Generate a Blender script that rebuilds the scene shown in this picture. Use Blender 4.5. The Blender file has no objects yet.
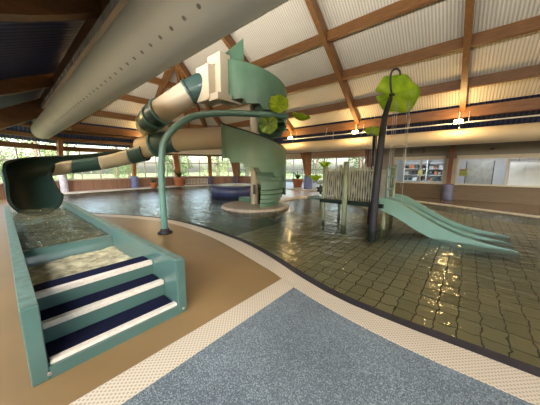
import bpy, math, random
from mathutils import Vector, Matrix
PI = math.pi
C = bpy.context.scene.collection
V = Vector

# ------------------------------------------------------------------ materials
MATS = {}
def new_mat(name):
    m = bpy.data.materials.new(name); m.use_nodes = True
    nt = m.node_tree
    b = nt.nodes['Principled BSDF']
    MATS[name] = m
    return m, nt, b
def N(nt, t, **kw):
    n = nt.nodes.new(t)
    for k, v in kw.items():
        if k.startswith('i_'):
            n.inputs[k[2:].replace('_', ' ')].default_value = v
        else: setattr(n, k, v)
    return n
def plain(name, col, rough=.5, metal=0, spec=.5, var=.12, scale=3., bump=0., coat=0.):
    m, nt, b = new_mat(name)
    tc = N(nt, 'ShaderNodeTexCoord')
    no = N(nt, 'ShaderNodeTexNoise', i_Scale=scale, i_Detail=5.)
    nt.links.new(tc.outputs['Object'], no.inputs['Vector'])
    cr = N(nt, 'ShaderNodeValToRGB')
    cr.color_ramp.elements[0].position = .3; cr.color_ramp.elements[1].position = .7
    cr.color_ramp.elements[0].color = (*[c*(1-var) for c in col], 1)
    cr.color_ramp.elements[1].color = (*[min(1, c*(1+var)) for c in col], 1)
    nt.links.new(no.outputs['Fac'], cr.inputs['Fac'])
    nt.links.new(cr.outputs['Color'], b.inputs['Base Color'])
    b.inputs['Roughness'].default_value = rough
    b.inputs['Metallic'].default_value = metal
    b.inputs['Specular IOR Level'].default_value = spec
    b.inputs['Coat Weight'].default_value = coat
    if bump:
        bp = N(nt, 'ShaderNodeBump', i_Strength=.6, i_Distance=bump)
        n2 = N(nt, 'ShaderNodeTexNoise', i_Scale=scale*12, i_Detail=4.)
        nt.links.new(tc.outputs['Object'], n2.inputs['Vector'])
        nt.links.new(n2.outputs['Fac'], bp.inputs['Height'])
        nt.links.new(bp.outputs['Normal'], b.inputs['Normal'])
    return m
def wood(name, c0, c1, scale=(1, 1, 1), rough=.45):
    m, nt, b = new_mat(name)
    tc = N(nt, 'ShaderNodeTexCoord'); mp = N(nt, 'ShaderNodeMapping'); mp.inputs['Scale'].default_value = scale
    nt.links.new(tc.outputs['Object'], mp.inputs['Vector'])
    no = N(nt, 'ShaderNodeTexNoise', i_Scale=2.2, i_Detail=7., i_Roughness=.65)
    nt.links.new(mp.outputs['Vector'], no.inputs['Vector'])
    cr = N(nt, 'ShaderNodeValToRGB')
    cr.color_ramp.elements[0].position = .3; cr.color_ramp.elements[1].position = .7
    cr.color_ramp.elements[0].color = (*c0, 1); cr.color_ramp.elements[1].color = (*c1, 1)
    nt.links.new(no.outputs['Fac'], cr.inputs['Fac'])
    nt.links.new(cr.outputs['Color'], b.inputs['Base Color'])
    b.inputs['Roughness'].default_value = rough
    return m
def corrugated(name, col, pitch, axis, depth=.03, groove=.6, rough=.5):
    """ribbed sheet: ribs repeat along the given axis, a real bump plus a perforated groove"""
    m, nt, b = new_mat(name)
    tc = N(nt, 'ShaderNodeTexCoord'); sp = N(nt, 'ShaderNodeSeparateXYZ')
    nt.links.new(tc.outputs['Object'], sp.inputs[0])
    mu = N(nt, 'ShaderNodeMath', operation='MULTIPLY'); mu.inputs[1].default_value = 2*PI/pitch
    nt.links.new(sp.outputs[axis], mu.inputs[0])
    si = N(nt, 'ShaderNodeMath', operation='SINE'); nt.links.new(mu.outputs[0], si.inputs[0])
    cr = N(nt, 'ShaderNodeValToRGB')
    e = cr.color_ramp.elements
    e[0].position = .08; e[1].position = .4
    e[0].color = (*[c*groove for c in col], 1); e[1].color = (*col, 1)
    ma = N(nt, 'ShaderNodeMath', operation='MULTIPLY_ADD'); ma.inputs[1].default_value = .5; ma.inputs[2].default_value = .5
    nt.links.new(si.outputs[0], ma.inputs[0]); nt.links.new(ma.outputs[0], cr.inputs['Fac'])
    nt.links.new(cr.outputs['Color'], b.inputs['Base Color'])
    sm = N(nt, 'ShaderNodeMapRange', interpolation_type='SMOOTHSTEP'); sm.inputs['From Min'].default_value = .15; sm.inputs['From Max'].default_value = .5
    nt.links.new(ma.outputs[0], sm.inputs['Value'])
    bp = N(nt, 'ShaderNodeBump', i_Strength=.8, i_Distance=depth)
    nt.links.new(sm.outputs[0], bp.inputs['Height']); nt.links.new(bp.outputs['Normal'], b.inputs['Normal'])
    b.inputs['Roughness'].default_value = rough
    return m
def tiles(name, col, grout, size, gw=.06, distort=0., rough=.4, var=.1, off=0.):
    m, nt, b = new_mat(name)
    tc = N(nt, 'ShaderNodeTexCoord')
    src = tc.outputs['Object']
    if distort:
        nd = N(nt, 'ShaderNodeTexNoise', i_Scale=7., i_Detail=1.); nt.links.new(src, nd.inputs['Vector'])
        sc = N(nt, 'ShaderNodeVectorMath', operation='SCALE'); sc.inputs['Scale'].default_value = distort
        nt.links.new(nd.outputs['Color'], sc.inputs[0])
        ad = N(nt, 'ShaderNodeVectorMath', operation='ADD'); nt.links.new(src, ad.inputs[0]); nt.links.new(sc.outputs[0], ad.inputs[1])
        src = ad.outputs[0]
    br = N(nt, 'ShaderNodeTexBrick', i_Scale=1.); br.offset = off
    br.inputs['Brick Width'].default_value = size[0]; br.inputs['Row Height'].default_value = size[1]
    br.inputs['Mortar Size'].default_value = gw
    br.inputs['Color1'].default_value = (*[c*(1-var) for c in col], 1); br.inputs['Color2'].default_value = (*[min(1, c*(1+var)) for c in col], 1)
    br.inputs['Mortar'].default_value = (*grout, 1)
    nt.links.new(src, br.inputs['Vector'])
    nt.links.new(br.outputs['Color'], b.inputs['Base Color'])
    b.inputs['Roughness'].default_value = rough
    return m
def speckle(name, cols, scale=90., rough=.8):
    m, nt, b = new_mat(name)
    tc = N(nt, 'ShaderNodeTexCoord')
    vo = N(nt, 'ShaderNodeTexVoronoi', i_Scale=scale)
    nt.links.new(tc.outputs['Object'], vo.inputs['Vector'])
    sp = N(nt, 'ShaderNodeSeparateColor'); nt.links.new(vo.outputs['Color'], sp.inputs[0])
    cr = N(nt, 'ShaderNodeValToRGB'); cr.color_ramp.interpolation = 'CONSTANT'
    el = cr.color_ramp.elements
    while len(el) < len(cols): el.new(.5)
    for i, (p, c) in enumerate(cols): el[i].position = p; el[i].color = (*c, 1)
    nt.links.new(sp.outputs[0], cr.inputs['Fac'])
    n2 = N(nt, 'ShaderNodeTexNoise', i_Scale=1.2, i_Detail=3.); nt.links.new(tc.outputs['Object'], n2.inputs['Vector'])
    mr = N(nt, 'ShaderNodeMapRange'); mr.inputs['To Min'].default_value = .88; mr.inputs['To Max'].default_value = 3.2
    nt.links.new(n2.outputs['Fac'], mr.inputs['Value'])
    mx = N(nt, 'ShaderNodeVectorMath', operation='SCALE'); nt.links.new(cr.outputs['Color'], mx.inputs[0]); nt.links.new(mr.outputs[0], mx.inputs['Scale'])
    nt.links.new(mx.outputs[0], b.inputs['Base Color'])
    bp = N(nt, 'ShaderNodeBump', i_Strength=.5, i_Distance=.006); nt.links.new(sp.outputs[1], bp.inputs['Height']); nt.links.new(bp.outputs['Normal'], b.inputs['Normal'])
    b.inputs['Roughness'].default_value = rough
    return m
def dotted(name, col, dot, pitch):
    """non-slip tile with a grid of raised studs"""
    m, nt, b = new_mat(name)
    tc = N(nt, 'ShaderNodeTexCoord'); mp = N(nt, 'ShaderNodeMapping'); s = 1/pitch
    mp.inputs['Scale'].default_value = (s, s, 0); mp.inputs['Rotation'].default_value = (0, 0, .785)
    nt.links.new(tc.outputs['Object'], mp.inputs['Vector'])
    vo = N(nt, 'ShaderNodeTexVoronoi', i_Scale=1., i_Randomness=0.); nt.links.new(mp.outputs[0], vo.inputs['Vector'])
    cr = N(nt, 'ShaderNodeValToRGB'); e = cr.color_ramp.elements
    e[0].position = .22; e[0].color = (*dot, 1); e[1].position = .34; e[1].color = (*col, 1)
    nt.links.new(vo.outputs['Distance'], cr.inputs['Fac'])
    nt.links.new(cr.outputs['Color'], b.inputs['Base Color'])
    b.inputs['Roughness'].default_value = .45
    return m
def fresnel_sheet(name, tint, rough=0., bump=None, ior=1.33, refr=False, diffuse=None):
    """clear sheet: transparent body with a mirror coat by Fresnel"""
    m, nt, b = new_mat(name)
    nt.nodes.remove(b)
    out = nt.nodes['Material Output']
    g = N(nt, 'ShaderNodeBsdfGlossy'); g.inputs['Roughness'].default_value = rough
    t = N(nt, 'ShaderNodeBsdfRefraction' if refr else 'ShaderNodeBsdfTransparent'); t.inputs['Color'].default_value = (*tint, 1)
    if refr: t.inputs['IOR'].default_value = 1.33; t.inputs['Roughness'].default_value = 0.
    fr = N(nt, 'ShaderNodeFresnel'); fr.inputs['IOR'].default_value = ior
    mx = N(nt, 'ShaderNodeMixShader')
    nt.links.new(fr.outputs[0], mx.inputs[0]); nt.links.new(t.outputs[0], mx.inputs[1]); nt.links.new(g.outputs[0], mx.inputs[2])
    last = mx
    if diffuse:
        d = N(nt, 'ShaderNodeBsdfDiffuse'); d.inputs['Color'].default_value = (*diffuse[0], 1)
        m2 = N(nt, 'ShaderNodeMixShader'); m2.inputs[0].default_value = diffuse[1]
        nt.links.new(t.outputs[0], m2.inputs[1]); nt.links.new(d.outputs[0], m2.inputs[2]); nt.links.new(m2.outputs[0], mx.inputs[1])
    nt.links.new(last.outputs[0], out.inputs['Surface'])
    if bump:
        tc = N(nt, 'ShaderNodeTexCoord'); hs = []
        for (sx, sy, rz, amp, det, dist) in bump:
            mp = N(nt, 'ShaderNodeMapping'); mp.inputs['Scale'].default_value = (sx, sy, 1); mp.inputs['Rotation'].default_value = (0, 0, rz)
            nt.links.new(tc.outputs['Object'], mp.inputs['Vector'])
            no = N(nt, 'ShaderNodeTexNoise', i_Scale=1., i_Detail=det, i_Distortion=dist); nt.links.new(mp.outputs[0], no.inputs['Vector'])
            mu = N(nt, 'ShaderNodeMath', operation='MULTIPLY'); mu.inputs[1].default_value = amp; nt.links.new(no.outputs['Fac'], mu.inputs[0]); hs.append(mu)
        h = hs[0]
        for k in hs[1:]:
            a = N(nt, 'ShaderNodeMath', operation='ADD'); nt.links.new(h.outputs[0], a.inputs[0]); nt.links.new(k.outputs[0], a.inputs[1]); h = a
        bp = N(nt, 'ShaderNodeBump', i_Strength=1., i_Distance=1.); nt.links.new(h.outputs[0], bp.inputs['Height'])
        for n in (g, fr) + ((t,) if refr else ()): nt.links.new(bp.outputs['Normal'], n.inputs['Normal'])
    return m
def glow(name, col, strength):
    m, nt, b = new_mat(name)
    b.inputs['Emission Color'].default_value = (*col, 1); b.inputs['Emission Strength'].default_value = strength
    b.inputs['Base Color'].default_value = (.8, .8, .8, 1)
    return m
def leafmat(name, col, vein, trans=.5):
    m, nt, b = new_mat(name); nt.nodes.remove(b)
    out = nt.nodes['Material Output']; tc = N(nt, 'ShaderNodeTexCoord')
    no = N(nt, 'ShaderNodeTexNoise', i_Scale=4., i_Detail=3.); nt.links.new(tc.outputs['Object'], no.inputs['Vector'])
    cr = N(nt, 'ShaderNodeValToRGB'); cr.color_ramp.elements[0].position = .35; cr.color_ramp.elements[1].position = .65
    cr.color_ramp.elements[0].color = (*vein, 1); cr.color_ramp.elements[1].color = (*col, 1)
    nt.links.new(no.outputs['Fac'], cr.inputs['Fac'])
    p = N(nt, 'ShaderNodeBsdfPrincipled'); p.inputs['Roughness'].default_value = .35
    t = N(nt, 'ShaderNodeBsdfTranslucent'); mx = N(nt, 'ShaderNodeMixShader'); mx.inputs[0].default_value = trans
    nt.links.new(cr.outputs[0], p.inputs['Base Color']); nt.links.new(cr.outputs[0], t.inputs['Color'])
    nt.links.new(p.outputs[0], mx.inputs[1]); nt.links.new(t.outputs[0], mx.inputs[2]); nt.links.new(mx.outputs[0], out.inputs['Surface'])
    return m

M = {}
M['wood'] = wood('glulam', (.11, .048, .015), (.21, .098, .032), (1, 6, 6))
M['woody'] = wood('glulam_y', (.11, .048, .015), (.21, .098, .032), (6, 1, 6))
M['woodz'] = wood('glulam_post', (.24, .10, .035), (.42, .20, .08), (6, 6, 1))
M['woodred'] = wood('red_stained_post', (.09, .028, .012), (.15, .05, .025), (6, 6, 1))
M['panelwood'] = wood('wall_boarding', (.07, .044, .022), (.12, .08, .042), (1, 3, 14), .4)
M['ceilx'] = corrugated('beige_sheet_x', (.60, .56, .48), .10, 'X', .03, .7)
M['ceily'] = corrugated('beige_sheet_y', (.60, .56, .48), .10, 'Y', .03, .7)
M['navyx'] = corrugated('navy_sheet_x', (.03, .045, .13), .16, 'X', .05, .3, .65)
M['navyy'] = corrugated('navy_sheet_y', (.045, .08, .22), .16, 'Y', .05, .25, .65)
M['duct'] = plain('duct_fabric', (.78, .77, .72), .6, var=.05, scale=.8)
M['tray'] = plain('beige_metal', (.55, .52, .45), .5, var=.06)
M['teal'] = plain('teal_gelcoat', (.043, .092, .088), .3, var=.08, scale=1.5, coat=.3)
M['tealrim'] = plain('teal_worn_rim', (.07, .12, .105), .5, var=.35, scale=14.)
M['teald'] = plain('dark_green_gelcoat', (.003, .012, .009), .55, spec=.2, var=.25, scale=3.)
M['tealpost'] = plain('teal_paint', (.085, .20, .19), .35, var=.08)
M['tealpale'] = plain('pale_teal_gelcoat', (.145, .265, .235), .3, var=.06, coat=.3)
M['stairgreen'] = plain('sea_green_laminate', (.08, .16, .105), .35, var=.12, scale=2.)
M['beige'] = plain('beige_gelcoat', (.56, .49, .37), .4, var=.05, scale=1.)
M['navy'] = plain('navy_rubber', (.004, .006, .022), .95, var=.35, scale=60., bump=.003, spec=.1)
M['navypaint'] = plain('navy_paint', (.003, .004, .013), .6, var=.15)
M['navytile'] = tiles('navy_tile', (.02, .026, .06), (.01, .012, .03), (.12, .12), .006)
M['white'] = plain('white_paint', (.72, .72, .69), .45, var=.04)
M['nosing'] = plain('white_nosing', (.42, .405, .38), .7, var=.12, scale=30.)
M['blue'] = speckle('blue_rubber_granules', [(0, (.028, .040, .050)), (.45, (.045, .060, .073)), (.72, (.083, .104, .118)), (.9, (.018, .024, .029))], 150.)
M['tan'] = plain('tan_resin_floor', (.15, .10, .045), .42, var=.10, scale=1.3)
M['strip'] = dotted('studded_cream_tile', (.42, .385, .315), (.23, .20, .155), .028)
M['kerbtile'] = tiles('cream_kerb_tile', (.55, .49, .39), (.35, .3, .24), (.2, .2), .006)
M['decktile'] = tiles('pale_deck_tile', (.74, .73, .70), (.5, .5, .47), (.2, .2), .006)
M['pooltile'] = tiles('olive_pool_tile', (.56, .57, .43), (.05, .052, .04), (.22, .30), .008, rough=.5, var=.14, distort=.09)
M['deeptile'] = tiles('green_pool_tile', (.16, .26, .19), (.05, .08, .06), (.25, .25), .008, rough=.5)
M['lilac'] = tiles('lilac_tile', (.62, .63, .78), (.52, .53, .66), (.2, .2), .008, rough=.3)
M['water'] = fresnel_sheet('pool_water', (.92, .95, .88), .015,
    [(.9, 1.6, -.7, .018, 1., 1.0), (3.0, 5.5, -.86, .027, 1., .8), (9., 14., -.6, .008, 1., .5)], diffuse=((.13, .19, .12), .12))
M['troughwater'] = fresnel_sheet('landing_water', (.55, .6, .5), .05, [(5, 12, 0, .03, 3., 1.5), (14, 18, .5, .01, 3., 1.)], diffuse=((.10, .11, .07), .45))
M['foam'] = plain('foaming_water', (.42, .40, .28), .25, var=.45, scale=9., bump=.03)
M['drip'] = fresnel_sheet('falling_water', (.9, .93, .95), .1, diffuse=((.85, .88, .9), .5))
M['glass'] = fresnel_sheet('window_glass', (.93, .95, .94), 0., ior=1.45)
M['brick'] = tiles('red_brown_brick', (.22, .115, .08), (.30, .24, .2), (.24, .08), .008, var=.2, rough=.7, off=.5)
M['greywall'] = plain('grey_plaster', (.20, .19, .17), .7, var=.06)
M['cream'] = plain('cream_frame', (.50, .46, .38), .5, var=.05)
M['roomwall'] = plain('pale_room_wall', (.55, .57, .60), .7, var=.05)
M['orange'] = wood('lit_pine_lining', (.55, .30, .15), (.75, .46, .26), (1, 4, 10))
M['floortile'] = tiles('brown_wet_tile', (.12, .078, .045), (.08, .055, .035), (.3, .3), .006, rough=.18)
M['island'] = tiles('grey_brown_mosaic', (.30, .26, .21), (.2, .18, .15), (.1, .1), .006, rough=.4)
M['spa'] = tiles('indigo_mosaic', (.035, .045, .13), (.06, .07, .15), (.1, .1), .008, rough=.35)
M['pad'] = plain('lavender_pad', (.09, .10, .19), .6, var=.12, scale=6.)
M['padblue'] = plain('blue_pad', (.13, .17, .40), .6, var=.12, scale=6.)
M['padlight'] = plain('pale_lavender_pad', (.55, .56, .72), .6, var=.25, scale=9.)
M['padwood'] = plain('orange_pad', (.5, .2, .06), .6, var=.1)
M['lime'] = leafmat('lime_acrylic', (.55, .74, .05), (.34, .54, .03), .55)
M['limed'] = leafmat('green_acrylic', (.26, .42, .04), (.14, .26, .02), .4)
M['reed'] = wood('grey_green_reed', (.14, .15, .11), (.44, .45, .37), (14, 14, 1.2), .55)
M['mosspost'] = wood('moss_green_post', (.12, .14, .09), (.24, .28, .18), (9, 9, 2), .5)
M['greypanel'] = plain('grey_panel', (.33, .34, .33), .5, var=.2, scale=5.)
M['chrome'] = plain('steel', (.6, .6, .6), .3, metal=1., var=.03)
M['black'] = plain('black_rubber', (.012, .012, .014), .5, var=.1)
M['foliage'] = leafmat('tree_leaves', (.17, .26, .08), (.08, .14, .04), .4)
M['foliage2'] = leafmat('pale_tree_leaves', (.32, .40, .17), (.17, .24, .09), .4)
M['bark'] = plain('bark', (.16, .12, .09), .9, var=.3, scale=6.)
M['grass'] = plain('lawn', (.15, .20, .06), .9, var=.3, scale=.6)
M['terracotta'] = plain('terracotta', (.45, .16, .07), .7, var=.1)
M['plant'] = leafmat('plant_leaves', (.05, .17, .04), (.02, .08, .02), .2)
M['bulb'] = glow('lamp_lens', (1., .74, .30), 40.)
M['fill_glow'] = glow('fill_batten_lens', (1., .85, .62), 3.)  # glow of the added fill battens above the duct
M['tube'] = glow('room_lamp_lens', (.9, .96, 1.), 6.)
M['lamp_body'] = plain('grey_lamp_body', (.3, .28, .25), .4, var=.05)
M['red'] = plain('red_plastic', (.45, .04, .03), .5)
M['yellow'] = plain('yellow_green_plastic', (.45, .5, .08), .5)
M['dark'] = plain('dark_plastic', (.05, .05, .06), .5)

# ------------------------------------------------------------------ mesh helpers
ORG = {}
def org(o): return ORG.get(o.name, V((0, 0, 0))) if o else V((0, 0, 0))
class MB:
    def __init__(s): s.v = []; s.f = []; s.sm = []
    def add(s, vs, fs, smooth=False):
        k = len(s.v); s.v += [V(p) for p in vs]
        for f in fs: s.f.append(tuple(i+k for i in f)); s.sm.append(smooth)
        return s
    def box(s, x0, x1, y0, y1, z0, z1):
        if x0 > x1: x0, x1 = x1, x0
        if y0 > y1: y0, y1 = y1, y0
        vs = [(x, y, z) for z in (z0, z1) for y in (y0, y1) for x in (x0, x1)]
        return s.add(vs, [(0, 2, 3, 1), (4, 5, 7, 6), (0, 1, 5, 4), (2, 6, 7, 3), (0, 4, 6, 2), (1, 3, 7, 5)])
    def beam(s, a, b, w, h, up=(0, 0, 1), zoff=0.):
        a, b = V(a), V(b); d = (b-a).normalized(); side = d.cross(V(up)).normalized(); u = side.cross(d).normalized()
        vs = []
        for p in (a, b):
            for sx, sz in ((-1, -1), (1, -1), (1, 1), (-1, 1)):
                vs.append(p + side*(w/2*sx) + u*(h/2*sz+zoff))
        return s.add(vs, [(0, 1, 2, 3), (7, 6, 5, 4), (0, 4, 5, 1), (1, 5, 6, 2), (2, 6, 7, 3), (3, 7, 4, 0)])
    def prism(s, poly, z0, z1):
        """polygon (x,y) extruded from z0 to z1; z may be functions of (x,y)"""
        n = len(poly); f0 = z0 if callable(z0) else (lambda x, y: z0); f1 = z1 if callable(z1) else (lambda x, y: z1)
        vs = [(x, y, f0(x, y)) for x, y in poly] + [(x, y, f1(x, y)) for x, y in poly]
        fs = [tuple(range(n))[::-1], tuple(range(n, 2*n))] + [(i, (i+1) % n, (i+1) % n+n, i+n) for i in range(n)]
        return s.add(vs, fs)
    def slab(s, poly3, t):
        """3D polygon thickened downwards/upwards by the vector t"""
        n = len(poly3); t = V(t)
        vs = [V(p) for p in poly3] + [V(p)+t for p in poly3]
        return s.add(vs, [tuple(range(n)), tuple(range(n, 2*n))[::-1]] + [(i, i+n, (i+1) % n+n, (i+1) % n) for i in range(n)])
    def tube(s, pts, r, n=16, caps=True, closed=False):
        pts = [V(p) for p in pts]; m = len(pts)
        rr = r if isinstance(r, (list, tuple)) else [r]*m
        k = len(s.v); prev = None
        for i, p in enumerate(pts):
            d = (pts[min(i+1, m-1)]-pts[max(i-1, 0)]).normalized()
            if prev is None: prev = d.cross(V((0, 0, 1))) if abs(d.z) < .9 else d.cross(V((1, 0, 0)))
            side = (prev - d*prev.dot(d)).normalized(); prev = side; up = side.cross(d)
            for j in range(n):
                a = 2*PI*j/n; s.v.append(p + (side*math.cos(a)+up*math.sin(a))*rr[i])
        for i in range(m-1):
            for j in range(n):
                a = k+i*n+j; b = k+i*n+(j+1) % n
                s.f.append((a, b, b+n, a+n)); s.sm.append(True)
        if caps:
            s.f.append(tuple(k+j for j in range(n))[::-1]); s.sm.append(False)
            s.f.append(tuple(k+(m-1)*n+j for j in range(n))); s.sm.append(False)
        return s
    def lathe(s, c, prof, n=32, smooth=True):
        """prof = [(r,z)...] about the vertical through c"""
        k = len(s.v); c = V(c)
        for r, z in prof:
            for j in range(n):
                a = 2*PI*j/n; s.v.append(c+V((r*math.cos(a), r*math.sin(a), z)))
        for i in range(len(prof)-1):
            for j in range(n):
                a = k+i*n+j; b = k+i*n+(j+1) % n; s.f.append((a, b, b+n, a+n)); s.sm.append(smooth)
        s.f.append(tuple(k+j for j in range(n))[::-1]); s.sm.append(False)
        s.f.append(tuple(k+(len(prof)-1)*n+j for j in range(n))); s.sm.append(False)
        return s
    def sheet(s, rows, t=None, smooth=True):
        """grid of points rows[i][j]; with a thickness map t(i,j)->vector makes a closed shell"""
        k = len(s.v); R = len(rows); Q = len(rows[0])
        for r in rows: s.v += [V(p) for p in r]
        for i in range(R-1):
            for j in range(Q-1):
                a = k+i*Q+j; s.f.append((a, a+1, a+Q+1, a+Q)); s.sm.append(smooth)
        if t:
            k2 = len(s.v)
            for i in range(R):
                for j in range(Q): s.v.append(V(rows[i][j])+V(t(i, j)))
            for i in range(R-1):
                for j in range(Q-1):
                    a = k2+i*Q+j; s.f.append((a+Q, a+Q+1, a+1, a)); s.sm.append(smooth)
            def edge(a, b): s.f.append((b, a, a-k+k2, b-k+k2)); s.sm.append(False)
            for j in range(Q-1): edge(k+j, k+j+1); edge(k+(R-1)*Q+j+1, k+(R-1)*Q+j)
            for i in range(R-1): edge(k+(i+1)*Q, k+i*Q); edge(k+i*Q+Q-1, k+(i+1)*Q+Q-1)
        return s
    def build(s, name, mat, parent=None, bevel=0., label=None):
        o0 = org(parent)
        if parent is None:
            xs = [p.x for p in s.v]; ys = [p.y for p in s.v]; zs = [p.z for p in s.v]
            loc = V(((min(xs)+max(xs))/2, (min(ys)+max(ys))/2, min(zs)))
        else: loc = V((0, 0, 0))
        me = bpy.data.meshes.new(name)
        me.from_pydata([tuple(p-o0-loc) for p in s.v], [], s.f)
        me.polygons.foreach_set('use_smooth', s.sm)
        me.materials.append(mat if not isinstance(mat, str) else M[mat])
        import bmesh
        bm = bmesh.new(); bm.from_mesh(me); bmesh.ops.recalc_face_normals(bm, faces=bm.faces); bm.to_mesh(me); bm.free()
        me.update()
        o = bpy.data.objects.new(name, me); C.objects.link(o)
        if parent: o.parent = parent
        else: o.location = loc
        ORG[o.name] = o0+loc
        if bevel:
            b = o.modifiers.new('edge', 'BEVEL'); b.width = bevel; b.segments = 2; b.limit_method = 'ANGLE'
        if label: o['label'] = label
        return o
def tag(o, label=None, cat=None, group=None, kind=None):
    if label: o['label'] = label
    if cat: o['category'] = cat
    if group: o['group'] = group
    if kind: o['kind'] = kind
    return o
def thing(name, label, cat, loc, group=None):
    o = bpy.data.objects.new(name, None); C.objects.link(o); o.location = loc; o.empty_display_size = .2
    ORG[o.name] = V(loc)
    return tag(o, label, cat, group)
def struct(o, label=None):
    o['kind'] = 'structure'
    if label: o['label'] = label
    return o
def dup(root, loc, label, rotz=0., scale=None):
    r = root.copy(); C.objects.link(r); r.location = loc; r.rotation_euler = (0, 0, rotz)
    if scale: r.scale = scale
    r['label'] = label
    for ch in list(root.children):
        c = ch.copy(); C.objects.link(c); c.parent = r
        for g in list(ch.children):
            d = g.copy(); C.objects.link(d); d.parent = c
    return r
def smooth_path(pts, n=8):
    pts = [V(p) for p in pts]; out = []
    for i in range(len(pts)-1):
        p0 = pts[max(i-1, 0)]; p1 = pts[i]; p2 = pts[i+1]; p3 = pts[min(i+2, len(pts)-1)]
        for k in range(n):
            t = k/n
            out.append(.5*((2*p1)+(-p0+p2)*t+(2*p0-5*p1+4*p2-p3)*t*t+(-p0+3*p1-3*p2+p3)*t**3))
    out.append(pts[-1]); return out

# ------------------------------------------------------------------ camera
cam = bpy.data.cameras.new('camera'); cam.sensor_width = 36; cam.lens = 230/540*36; cam.clip_end = 300
co = bpy.data.objects.new('camera', cam); C.objects.link(co)
co.location = (0, 0, 1.6)
pit = math.atan(34.5/230)
d = V((-.65*math.cos(pit), .76*math.cos(pit), -math.sin(pit)))
co.rotation_euler = d.to_track_quat('-Z', 'Y').to_euler()
bpy.context.scene.camera = co

# ------------------------------------------------------------------ floor, pool, kerbs
EDGE = [(9, 2.56), (5, 2.56), (.6, 2.53), (-.29, 2.51), (-1.04, 2.55), (-1.74, 2.73), (-2.3, 2.93), (-2.9, 3.12), (-3.6, 3.28), (-4.55, 3.37),
        (-5.65, 3.40), (-6.6, 3.34), (-7.5, 3.17), (-8.61, 2.74), (-9.6, 2.24), (-10.6, 1.76), (-11.6, 1.4), (-12.8, 1.2), (-18.8, 1.2)]
EDGE = [(p.x, p.y) for p in smooth_path([(x, y, 0) for x, y in EDGE], 4)]
STRIP = [(9, 2.22), (5, 2.22), (.5, 2.20), (-.05, 2.19), (-.58, 2.22), (-1.1, 2.30), (-1.62, 2.42), (-1.95, 2.54), (-2.87, 2.76), (-4.07, 3.01), (-5.19, 3.13), (-6.2, 3.11), (-6.89, 3.02), (-8.24, 2.56),
         (-9.3, 2.05), (-10.4, 1.56), (-11.5, 1.2), (-12.8, 1.0), (-19.5, 1.0)]
STRIP = [(p.x, p.y) for p in smooth_path([(x, y, 0) for x, y in STRIP], 4)]
FAR = [(-18.8, 10.1), (-17.8, 12.5), (-16.2, 13.9), (-8, 14.3), (-5, 13.95), (-3, 13.4), (-1.54, 12.9), (.3, 12.1), (1.93, 11.4), (4, 10.7), (9, 9.5)]
FARS = [(p.x, p.y) for p in smooth_path([(x, y, 0) for x, y in FAR], 4)]
pool = EDGE + FARS
XM = -1.76   # where the cross strip meets
# blue granule floor
blue = [(9, -1.2), (9, 2.22)] + [p for p in STRIP if -1.6 < p[0] < 8.9] + [(-1.65, 2.42), (-1.65, -1.2)]
struct(MB().prism(blue, -.15, 0).build('floor', 'blue'), 'blue grey speckled rubber granule floor in front of the pool')
tan = [(-1.92, -1.2), (-1.92, 2.52)] + [p for p in STRIP if -19.4 < p[0] < -1.96] + [(-20.2, 1.0), (-20.2, -1.2)]
struct(MB().prism(tan, -.15, 0).build('floor', 'tan'), 'tan brown smooth floor around the slide landing')
struct(MB().prism([(-1.65, -1.2), (-1.65, 2.42), (-1.92, 2.52), (-1.92, -1.2)], -.15, .003).build('floor_strip', 'strip'), 'studded cream tile strip between the blue and the tan floor')
def ring_strip(name, a, b, z0, z1, mat, label):
    mb = MB(); n = min(len(a), len(b))
    def res(p, n=80):
        P = [V((x, y, 0)) for x, y in p]; L = [0]
        for i in range(1, len(P)): L.append(L[-1]+(P[i]-P[i-1]).length)
        out = []; j = 0
        for k in range(n+1):
            t = L[-1]*k/n
            while j < len(P)-2 and L[j+1] < t: j += 1
            s = (t-L[j])/max(1e-6, L[j+1]-L[j]); out.append(P[j].lerp(P[j+1], min(1, s)))
        return out
    A, B = res(a), res(b)
    for i in range(80):
        q = [A[i]+V((0, 0, z0)), A[i+1]+V((0, 0, z0)), B[i+1]+V((0, 0, z1)), B[i]+V((0, 0, z1))]
        mb.slab(q, (0, 0, -.15))
    return struct(mb.build(name, mat), label)
ring_strip('pool_coping_strip', STRIP, EDGE, .004, .004, 'strip', 'studded cream tile coping along the pool edge')
EDGE2 = [(x+.0, y+.15) for x, y in EDGE]
ring_strip('pool_rim_trim', EDGE, EDGE2, .001, -.008, 'navypaint', 'dark navy tile line sloping into the water')
# pool bottom
mb = MB()
def zb(x):
    if x > -2.6: return -.30
    if x > -6: return -.30 - (-2.6-x)/3.4*.45
    return -.75
sh = [p for p in pool]
def clip(poly, x0, x1):
    def cut(poly, f, ins):
        out = []
        for i in range(len(poly)):
            a, b = poly[i], poly[(i+1) % len(poly)]
            if ins(a): out.append(a)
            if ins(a) != ins(b):
                t = (f-a[0])/(b[0]-a[0]); out.append((f, a[1]+(b[1]-a[1])*t))
        return out
    return cut(cut(poly, x0, lambda p: p[0] >= x0), x1, lambda p: p[0] <= x1)
for x0, x1, mt, nm, lb in ((-2.6, 9, 'pooltile', 'pool_floor', 'shallow olive tiled pool bottom with dark joints'), (-6, -2.6, 'pooltile', 'pool_floor', 'sloping olive tiled pool bottom'), (-18.8, -6, 'deeptile', 'pool_floor', 'deeper green tiled pool bottom')):
    P = clip(pool, x0, x1)
    struct(MB().prism(P, lambda x, y: zb(x)-.2, lambda x, y: zb(x)).build(nm, mt), lb)
mb = MB()
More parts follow.
